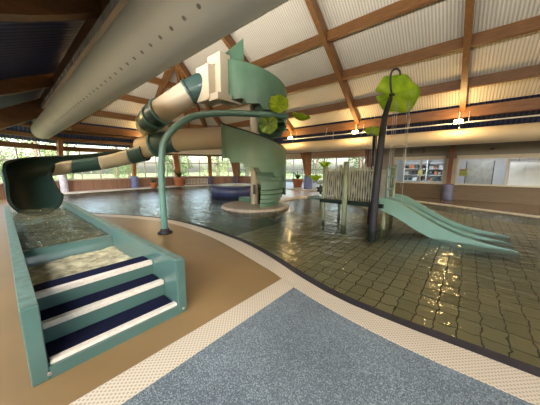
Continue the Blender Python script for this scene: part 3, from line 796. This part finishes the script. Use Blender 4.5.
# open flume
RF = .52
fl = smooth_path([(-10.7, 4.27, 2.46), (-11.15, 3.85, 2.34), (-11.6, 3.2, 2.16), (-11.9, 2.5, 2.02), (-12.0, 1.8, 1.92), (-11.8, 1.15, 1.82), (-11.3, .72, 1.66), (-10.6, .6, 1.42), (-9.8, .6, 1.08), (-9.2, .6, .90), (-8.85, .6, .84)], 8)
def section(i, r, lo, hi, n=16):
    p = fl[i]; dd = (fl[min(i+1, len(fl)-1)]-fl[max(i-1, 0)]); dd.z = 0; dd.normalize()
    side = V((dd.y, -dd.x, 0))  # right of travel = outer side of the bend
    out = []
    for k in range(n+1):
        a = math.radians(lo+(hi-lo)*k/n)
        out.append(p+side*math.sin(a)*r-V((0, 0, 1))*math.cos(a)*r)
    return out
def flume(i0, i1, mat, r, lo, hi, name):
    rows = [section(i, r, lo(i), hi(i)) for i in range(i0, i1+1)]
    def tk(i, j):
        p = fl[i0+i]; v_ = (rows[i][j]-p); v_.normalize(); return v_*.03
    return MB().sheet(rows, tk).build(name, mat, t)
nf = len(fl)-1
bend = lambda i: min(1, i/16)*max(0, min(1, (nf-i)/14))
hi = lambda i: 92+18*bend(i); lo = lambda i: -92+6*bend(i)
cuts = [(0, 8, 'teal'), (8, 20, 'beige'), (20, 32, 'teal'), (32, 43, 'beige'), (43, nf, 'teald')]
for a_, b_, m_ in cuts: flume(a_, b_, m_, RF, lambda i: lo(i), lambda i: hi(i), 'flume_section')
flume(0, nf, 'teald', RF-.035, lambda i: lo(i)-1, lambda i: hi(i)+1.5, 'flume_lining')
# entry box
def boxpoly(mb, pts, z0, z1): return mb.prism(pts, z0, z1)
e = MB().box(-7.95, -7.2, 5.1, 5.75, 4.0, 5.2).build('entry_box', 'beige', t, bevel=.03)
MB().box(-7.65, -6.9, 5.4, 6.3, 4.1, 5.6).build('entry_box', 'beige', t, bevel=.03)
MB().box(-7.3, -6.75, 5.15, 6.3, 3.95, 4.2).build('entry_sill', 'beige', t, bevel=.03)

# ------------------------------------------------------------------ spiral stair tower
CX, CY = -6.95, 7.1
RO = 1.3
t = thing('spiral_staircase', 'green spiral staircase with solid balustrade winding round a beige pole', 'staircase', (CX, CY, 0))
MB().tube([(CX, CY, .06), (CX, CY, 5.6)], .165, 28).build('pole', 'beige', t)
pitch = 2.55; step = 360/14; NS = 26; TH0 = 130
def zt(th): return .06+pitch*(TH0-th)/360
def pol(th, r): a = math.radians(th); return V((CX+r*math.cos(a), CY+r*math.sin(a), 0))
# azimuths are measured so that 0 points to the right of the view (across the line of sight)
ROT = math.degrees(math.atan2(.65, .76))
for k in range(NS):
    th1 = TH0-k*step; th0 = th1-step-3; z = .06+pitch/14*(k+1)
    poly = [pol(ROT+th0, .16), pol(ROT+th1, .16)] + [pol(ROT+th1-(th1-th0)*q/5, RO) for q in range(6)]
    mb = MB().prism([(p.x, p.y) for p in poly], z-.05, z)
    # riser hung from the leading edge of the tread
    p0 = pol(ROT+th1, .16); p1 = pol(ROT+th1, RO)
    mb.slab([p0+V((0, 0, z-.2)), p1+V((0, 0, z-.2)), p1+V((0, 0, z-.02)), p0+V((0, 0, z-.02))], (pol(ROT+th1-3, 1)-pol(ROT+th1, 1)))
    mb.build('tread', 'stairgreen', t)
def wall(th_a, th_b, zlo, zhi, name, mat, r=RO, thick=.05, stepped=True, parent=t):
    mb = MB(); n = int(abs(th_a-th_b)/5); rows = []
    a = []
    for k in range(n+1):
        th = th_a+(th_b-th_a)*k/n
        rr = r
        p = pol(ROT+th, rr)
        zl, zh = zlo(th), zhi(th)
        if stepped: zl = zlo(TH0-math.floor((TH0-th)/step+.001)*step)
        rows.append([p+V((0, 0, zl+(zh-zl)*q/2)) for q in range(3)])
    def tk(i, j):
        v_ = rows[i][j]-V((CX, CY, 0)); v_.z = 0; v_.normalize(); return v_*thick
    mb.sheet(rows, tk, smooth=False)
    return mb.build(name, mat, parent)
# lowest part reaches the island, the rest has a stepped lower edge
wall(100, -8, lambda th: max(.02, zt(th)-.35), lambda th: zt(th)+1.0, 'balustrade', 'stairgreen')
wall(-8, -167, lambda th: zt(th)+.1, lambda th: zt(th)+1.22, 'balustrade', 'stairgreen')
wall(-360, -539, lambda th: zt(th)-.2, lambda th: min(zt(th)+1.0, 5.5), 'balustrade', 'stairgreen')
wall(-169, -360, lambda th: zt(th)-.18, lambda th: zt(th)+.45, 'balustrade', 'stairgreen')
mb = MB()
rows = []
for zz, rr in ((.05, 1.04), (.20, 1.04), (.24, 1.13), (.38, 1.10), (.42, 1.19), (.56, 1.16), (.60, 1.26), (.74, 1.22), (.78, 1.31), (1.05, 1.29)):
    rows.append([pol(ROT+100-k*5, rr)+V((0, 0, zz)) for k in range(36)])
mb.sheet(rows, lambda i, j: (rows[i][j]-V((CX, CY, rows[i][j].z))).normalized()*-.03, smooth=False).build('stair_base', 'stairgreen', t)
def hand(a, b, off):
    pts = [pol(ROT+a+(b-a)*k/40, RO+.02)+V((0, 0, zt(a+(b-a)*k/40)+off)) for k in range(41)]
    MB().tube(pts, .035, 10).build('handrail', 'teald', t)
hand(100, -8, 1.02); hand(-8, -167, 1.24)
# triangular sail at the top
a = V((-7.35, 5.75, 5.85)); b = V((-6.55, 6.75, 5.95)); c = V((-6.35, 6.35, 6.65))
MB().slab([(-7.45, 5.45, 5.3), (-6.55, 6.2, 5.35), (-6.55, 6.2, 6.15)], (.03, -.03, .0)).build('top_fin', 'stairgreen', t)
MB().box(CX-.9, CX+.2, CY-1.25, CY+.4, 4.38, 4.46).build('landing', 'stairgreen', t)
s = MB().box(CX+.02, CX+.2, CY-.185, CY-.17, .55, .95).build('rules_sign', 'dark'); tag(s, 'small dark sign fixed to the beige pole of the spiral stair', 'sign')
s.rotation_euler = (0, 0, 0)
s.location = (CX+.165*.62, CY-.165*.9, .5); 
struct(MB().lathe((CX+.1, CY-.05, 0), [(1.45, -.25), (1.45, -.02), (1.42, .04), (1.36, .06)], 48).build('floor_island', 'island'), 'round tiled island under the spiral stair')

# ------------------------------------------------------------------ whirlpool drum
t = thing('whirlpool_tub', 'round raised indigo tiled whirlpool tub behind the spiral stair', 'whirlpool', (-10.9, 9.3, -.1))
MB().lathe((-11.0, 9.5, 0), [(1.45, -.25), (1.45, .02), (1.5, .05), (1.5, .5)], 48).build('tub_wall', 'spa', t)
MB().lathe((-11.0, 9.5, 0), [(1.52, .5), (1.56, .53), (1.52, .57), (1.2, .57)], 48).build('rim', 'pad', t)
MB().lathe((-11.0, 9.5, 0), [(1.2, .571), (1.15, .575)], 48).build('tub_water', 'foam', t)

# ------------------------------------------------------------------ arched water pipe with leaves
def leaf(parent, c, nrm, r, mat='lime', lobes=7, cup=.12, notch=True, name='leaf', rot=0.):
    c = V(c); nrm = V(nrm).normalized(); u = nrm.cross(V((0, 0, 1)))
    if u.length < .1: u = V((1, 0, 0))
    u.normalize(); v_ = nrm.cross(u); rows = []; n = 48
    for i in range(7):
        q = i/6; row_ = []
        for j in range(n+1):
            a = 2*PI*j/n+rot
            rad = r*q*(1+.045*math.cos(lobes*a)*q)
            if notch: rad *= 1-.55*math.exp(-((math.atan2(math.sin(a), math.cos(a)))/.09)**2)*q
            z = cup*r*(q**2)+.055*r*math.sin(lobes*a)*q
            row_.append(c+(u*math.cos(a)+v_*math.sin(a))*rad+nrm*z)
        rows.append(row_)
    return MB().sheet(rows, lambda i, j: nrm*-.012).build(name, mat, parent)
t = thing('water_arch', 'tall teal arched water pipe with lime leaves standing on tan floor', 'water feature', (-5.59, 2.52, 0))
dv = V((.65, .76, 0)); B = V((-5.59, 2.52, 0))
prof = [(0, 0), (0, 1.2), (.06, 1.98), (.14, 2.25), (.33, 2.49), (.62, 2.72), (.96, 2.84), (1.67, 2.91), (2.64, 2.90), (3.1, 2.87)]
MB().tube(smooth_path([B+dv*s_+V((0, 0, z)) for s_, z in prof], 8), [.075]*72+[.06], 18).build('pipe', 'tealpost', t)
MB().lathe(B, [(.17, 0), (.17, .03), (.12, .06), (.09, .12)], 28).build('base_collar', 'navypaint', t, label='navy collar on the floor')
cd = V((.65, -.76, 0))
leaf(t, B+dv*2.85+V((0, 0, 3.14))+cd*.05, (.6, -.7, .35), .25, cup=.15)
leaf(t, B+dv*3.2+V((0, 0, 2.8))+V((.15, .15, 0)), (.2, .1, .95), .24, cup=.5, notch=False)
leaf(t, B+dv*2.6+V((0, 0, 2.68)), (.6, -.7, -.1), .24, mat='limed', cup=.15)
MB().tube([B+dv*2.85+V((0, 0, 2.9)), B+dv*2.85+V((0, 0, 3.12))], .02, 8).build('stem', 'tealpost', t)
MB().tube([B+dv*2.6+V((0, 0, 2.9)), B+dv*2.6+V((0, 0, 2.7))], .02, 8).build('stem', 'tealpost', t)

# ------------------------------------------------------------------ play platform with slide
t = thing('play_platform', 'toddler play platform with reed screen and wide pale teal slide', 'play structure', (-1.8, 7.0, -.3))
MB().box(-3.45, -1.6, 6.4, 7.85, .55, .66).build('deck', 'teald', t, bevel=.02)
MB().box(-4.1, -3.45, 6.75, 7.7, .56, .64).build('side_tray', 'teal', t, bevel=.02)
for (x, y, z1, r) in ((-3.35, 6.5, 1.62, .05), (-2.62, 6.36, 1.78, .075), (-3.4, 7.8, 1.7, .05), (-1.7, 7.8, 1.7, .05), (-1.62, 6.62, .6, .06)):
    MB().tube([(x, y, -.34), (x, y, z1)], r, 16).build('post', 'mosspost', t)
for (x, y, z) in ((-2.62, 6.36, .75), (-2.62, 6.36, 1.45), (-3.35, 6.5, .8)): MB().lathe((x, y, z), [(.095, -.02), (.1, 0), (.095, .02)], 16).build('clamp', 'mosspost', t)
def reeds(xa, xb, y, z0, z1, nm='reed_screen'):
    mb = MB(); random.seed(7); n = int((xb-xa)/.062)
    for k in range(n):
        x = xa+(xb-xa)*(k+.5)/n; o1, o2 = random.uniform(-.015, .015), random.uniform(-.015, .015)
        zt_ = z1+random.uniform(-.05, .05)
        pts = [(x+o1*math.sin(q*2.1+k), y+o2*math.cos(q*1.7+k), z0+(zt_-z0)*q/6) for q in range(7)]
        mb.tube(pts, [.021+.006*math.sin(q*3+k) for q in range(7)], 8)
    MB().box(xa, xb, y+.03, y+.04, z0+.1, z1-.12).build('screen_backing', 'dark', t)
    return mb.build(nm, 'reed', t)
reeds(-3.28, -2.70, 6.45, .68, 1.62); reeds(-2.55, -1.82, 6.42, .68, 1.64)
MB().box(-3.38, -1.8, 7.78, 7.83, .66, 1.55).build('rear_panel', 'greypanel', t)
for z in (1.0, 1.35, 1.62): MB().tube([(-1.68, 7.8, z), (-1.68, 6.9, z)], .022, 10).build('rail', 'tealpost', t)
for y in (7.8, 7.35, 6.9): MB().tube([(-1.68, y, .66), (-1.68, y, 1.62)], .022, 10).build('rail', 'tealpost', t)
# ramp slide
sp = [(-1.75, .66), (-1.5, .66), (-1.25, .60), (-.9, .42), (-.5, .22), (-.1, .06), (.35, -.03), (.9, -.085)]
spp = smooth_path([(x, 0, z) for x, z in sp], 6)
sl = MB()
rows = [[(p.x, 6.5+1.3*j/4, p.z-.02) for j in range(5)] for p in spp]
sl.sheet(rows, lambda i, j: (0, 0, -.05)).build('slide_bed', 'stairgreen', t)
for yy, w_ in ((6.46, .07), (7.12, .06), (7.80, .07)):
    rows = []
    n = len(spp)
    for i, p in enumerate(spp):
        u = i/(n-1); hh = .16*(1-.65*u); dep = .26*math.sin(PI*min(1, .12+u*.95))+.06
        if yy != 6.46 and yy != 7.80: dep = .02; hh *= .8
        rows.append([(p.x+.06, yy, p.z-dep), (p.x, yy, p.z+hh)])
    MB().sheet(rows, lambda i, j: (0, w_, 0), smooth=False).build('side_rail', 'tealpale', t)
# leaf cups
leaf(t, (-3.35, 6.5, 1.62), (0, 0, 1), .17, cup=.9, notch=False, name='leaf_cup')
MB().tube(smooth_path([(-3.38, 6.45, 1.15), (-3.5, 6.4, 1.12), (-3.58, 6.35, 1.22)], 5), .018, 8).build('stem', 'mosspost', t)
leaf(t, (-3.58, 6.35, 1.22), (0, 0, 1), .19, cup=.8, notch=False, name='leaf_cup')
# black flower standing in the water
t = thing('flower_fountain', 'small black flower head standing on the curved low rim', 'water feature', (-5.9, 11.1, 0))
MB().tube([(-5.95, 11.2, -.02), (-5.95, 11.2, .36)], .03, 10).build('stem', 'black', t)
mb = MB()
for k in range(7):
    a = 2*PI*k/7; cc = V((-5.95, 11.2, .46)); dd = V((.76*math.cos(a), .65*math.cos(a), math.sin(a)))
    mb.tube([cc, cc+dd*.12, cc+dd*.26], [.05, .085, .03], 8)
mb.build('petal', 'black', t)
MB().tube([(-5.95, 11.2, .46), (-5.9, 11.13, .46)], .09, 12).build('flower_centre', 'dark', t)

# lily pad shower
t = thing('lily_pad_shower', 'tall dark post carrying a large lime lily pad over the pool', 'water feature', (-1.75, 6.25, -.3))
pp = smooth_path([(-1.77, 6.2, -.32), (-1.76, 6.2, .8), (-1.72, 6.22, 1.9), (-1.69, 6.26, 2.7), (-1.66, 6.32, 3.0), (-1.62, 6.44, 3.3)], 6)
MB().tube(pp, [.105-.055*k/(len(pp)-1) for k in range(len(pp))], 18).build('post', 'navypaint', t)
leaf(t, (-1.56, 6.68, 3.42), (.50, -.72, .25), .52, cup=.10, lobes=6, rot=.4, name='lily_pad')
MB().tube(smooth_path([(-1.61, 6.47, 3.38), (-1.65, 6.44, 3.62), (-1.65, 6.45, 3.88), (-1.57, 6.52, 3.97), (-1.5, 6.57, 3.92), (-1.48, 6.59, 3.82)], 6), .024, 10).build('hook', 'black', t)
MB().lathe((-1.61, 6.49, 3.38), [(.05, -.03), (.07, 0), (.05, .03)], 14).build('boss', 'black', t)
t = thing('lily_pad_shower', 'slimmer dark post with small drooping leaf behind the reed screen', 'water feature', (-2.4, 7.95, -.3))
MB().tube([(-2.4, 8.0, -.32), (-2.4, 8.0, 2.72)], .07, 14).build('post', 'navypaint', t)
MB().tube([(-2.25, 8.05, 1.3), (-2.25, 8.05, 2.78)], .04, 14).build('pipe', 'woodred', t)
leaf(t, (-2.4, 7.9, 2.82), (.25, -.45, .8), .30, mat='lime', cup=-.15, notch=False, name='lily_pad')
random.seed(9)
def drips(c, rad, z1, n, lab, z0=-.08):
    mb = MB()
    for k in range(n):
        a = random.uniform(0, 6.28); r = rad*random.uniform(.6, 1.)
        x, y = c[0]+r*math.cos(a), c[1]+r*math.sin(a); zz = random.uniform(z0, z1-.8)
        mb.tube([(x, y, z1), (x, y, (z1+zz)/2), (x, y, zz)], [.007, .005, .003], 6)
    tag(mb.build('water_trickle', 'drip'), lab, 'water', kind='stuff')
drips((-1.35, 6.5), .3, 3.15, 6, 'thin streams of water falling from the big lily pad')
drips((-2.45, 7.9), .36, 2.75, 7, 'thin streams of water falling from the small leaf')

# ------------------------------------------------------------------ plants, fence, radiator
def potted(loc, s, label, kind=0):
    t = thing('potted_plant', label, 'plant', loc); x, y, z = loc
    MB().lathe(loc, [(.20*s, 0), (.24*s, .02), (.31*s, .42*s), (.34*s, .46*s), (.34*s, .52*s), (.28*s, .52*s)], 20).build('pot', 'terracotta', t)
    random.seed(int(x*10)); mb = MB()
    for k in range(34):
        a = random.uniform(0, 6.28); L = s*random.uniform(.5, .95); up = random.uniform(.5, 1.3)
        pts = []
        for q in range(5):
            u = q/4; pts.append(V((x, y, z+.5*s))+V((math.cos(a), math.sin(a), 0))*(L*.55*u)+V((0, 0, 1))*(L*up*(u-.45*u*u)))
        sd = V((-math.sin(a), math.cos(a), 0))*.04*s
        rows = [[p-sd*(1-q/4)-V((0, 0, .0)), p+V((0, 0, .01)), p+sd*(1-q/4)] for q, p in enumerate(pts)]
        mb.sheet(rows, lambda i, j: (0, 0, .004))
    mb.build('foliage', 'plant', t)
    return t
potted((-19.1, 10.15, .02), 1.5, 'bushy palm in terracotta pot beside the column at the corner windows')
potted((-18.9, 7.9, .02), .8, 'small plant in red pot by low brick wall behind the slide')
potted((-10.6, 15.9, .02), 1.35, 'green plant in terracotta pot in the opening to the rear hall')
t = thing('radiator', 'white slatted radiator below the corner windows', 'radiator', (-19.4, 12, 0))
a = V((-19.75, 11.1, 0)); b = V((-18.95, 12.9, 0))
for k in range(16):
    p = a.lerp(b, k/15); MB().beam((p.x, p.y, .15), (p.x, p.y, .62), .05, .07, up=(1, 0, 0)).build('fin', 'white', t)
MB().beam((a.x, a.y, .6), (b.x, b.y, .6), .09, .04).build('rail', 'white', t); MB().beam((a.x, a.y, .17), (b.x, b.y, .17), .09, .04).build('rail', 'white', t)
for p in (a, b): MB().beam((p.x, p.y, .02), (p.x, p.y, .2), .05, .05, up=(1, 0, 0)).build('foot', 'white', t)
t = thing('barrier', 'low white slatted barrier beside the blue padded column in the hall opening', 'barrier', (-9.2, 16.4, 0))
for k in range(9): MB().beam((-10.0+k*.25, 16.4, .05), (-10.0+k*.25, 16.4, .95), .1, .03, up=(1, 0, 0)).build('slat', 'white', t)
MB().box(-10.1, -7.9, 16.38, 16.42, .85, .93).build('rail', 'white', t); MB().box(-10.1, -7.9, 16.38, 16.42, .02, .1).build('rail', 'white', t)

# ------------------------------------------------------------------ outdoors
struct(MB().prism([(-80, -40), (-20.4, -40), (-20.4, 60), (-80, 60)], -.3, -.1).build('ground', 'grass'), 'lawn outside the end windows')
struct(MB().prism([(-20.4, 21.5), (20, 21.5), (20, 60), (-20.4, 60)], -.3, -.1).build('ground', 'grass'))
struct(MB().prism([(-20.4, 15.3), (-17.2, 15.3), (-17.2, 21.5), (-20.4, 21.5)], -.3, -.1).build('ground', 'grass'))
def make_tree(mat, seed):
    random.seed(seed)
    t = thing('tree', '', 'tree', (0, 0, 0), 'trees outside the glazed end wall')
    mb = MB().tube(smooth_path([(0, 0, 0), (.1, .05, 1.5), (0, .1, 3.5), (.1, 0, 5.5)], 3), [.2-.012*k for k in range(10)], 8)
    for k in range(5):
        a = 6.28*k/5; z = 1.6+k*.5
        mb.tube([(0, 0, z), (math.cos(a)*.8, math.sin(a)*.8, z+.7), (math.cos(a)*1.5, math.sin(a)*1.5, z+1.2)], [.07, .05, .02], 6)
    mb.build('trunk', 'bark', t)
    mb = MB(); cl = [(V((random.uniform(-1.6, 1.6), random.uniform(-1.6, 1.6), random.uniform(.9, 6.2))), random.uniform(.5, 1.1)) for _ in range(26)]
    for c, r in cl:
        for _ in range(75):
            dd = V((random.gauss(0, 1), random.gauss(0, 1), random.gauss(0, .8))).normalized()*r*random.uniform(.55, 1)
            p = c+dd; s_ = random.uniform(.06, .13); u = V((random.gauss(0, 1), random.gauss(0, 1), random.gauss(0, 1))).normalized(); v_ = u.orthogonal().normalized()
            mb.add([p-u*s_, p+v_*s_*.6, p+u*s_, p-v_*s_*.6], [(0, 1, 2, 3)])
    mb.build('crown', mat, t)
    return t
T1 = make_tree('foliage', 11); T2 = make_tree('foliage2', 12)
T1.location = (-26, -9.0, -.1); T2.location = (-26, 2.0, -.1)
T1['label'] = 'dark leafy tree outside beyond the landing trough'; T2['label'] = 'pale leafy tree outside the end windows'
spots = [(-26, -3.6), (-26.2, 7.6), (-26, 13.2), (-25.4, 19), (-20.5, 26), (-14.8, 26.5), (-9.2, 26), (-3.6, 27), (-32, -.5), (-32.2, 5), (-32, 10.5), (-31.6, 16.2), (-25.6, 25)]
wh = ['beyond the slide flume', 'behind the arched pipe', 'beyond the potted palm', 'past the corner windows', 'outside the rear hall at its end', 'outside the rear hall middle', 'outside the rear hall behind the pot', 'outside the rear hall by the reed screen', 'in the outer row by the flume end', 'in the outer row behind the arched pipe', 'in the outer row behind the palm', 'in the outer row past the corner', 'past the corner of the rear hall']
for k, (x, y) in enumerate(spots):
    random.seed(k); s_ = random.uniform(.85, 1.0)
    dup((T1, T2)[k % 2], (x, y, -.1), ('dark' if k % 2 == 0 else 'pale')+' leafy tree '+wh[k], random.uniform(0, 6), (s_, s_, s_*random.uniform(1., 1.25)))

# ------------------------------------------------------------------ light
w = bpy.data.worlds.new('sky'); bpy.context.scene.world = w; w.use_nodes = True
nt = w.node_tree; bg = nt.nodes['Background']
sky = nt.nodes.new('ShaderNodeTexSky'); sky.sky_type = 'NISHITA'; sky.sun_disc = False; sky.sun_elevation = math.radians(38); sky.sun_rotation = 2.4; sky.air_density = 1.2; sky.dust_density = 4.
nt.links.new(sky.outputs[0], bg.inputs['Color']); bg.inputs['Strength'].default_value = 1.1
S = bpy.data.lights.new('sun', 'SUN'); S.energy = 3.6; S.angle = .02; S.color = (1, .93, .82)
so = bpy.data.objects.new('sun', S); C.objects.link(so)
so.rotation_euler = V((-.55, .25, -.75)).to_track_quat('-Z', 'Y').to_euler()

sc = bpy.context.scene
sc.view_settings.view_transform = 'Standard'; sc.view_settings.look = 'None'; sc.view_settings.exposure = 0.08; sc.view_settings.gamma = 1; sc.view_settings.use_curve_mapping = False
sc.cycles.max_bounces = 10; sc.cycles.diffuse_bounces = 5; sc.cycles.transparent_max_bounces = 24; sc.cycles.caustics_reflective = False
sc.cycles.use_denoising = True
sc.cycles.sample_clamp_indirect = 6
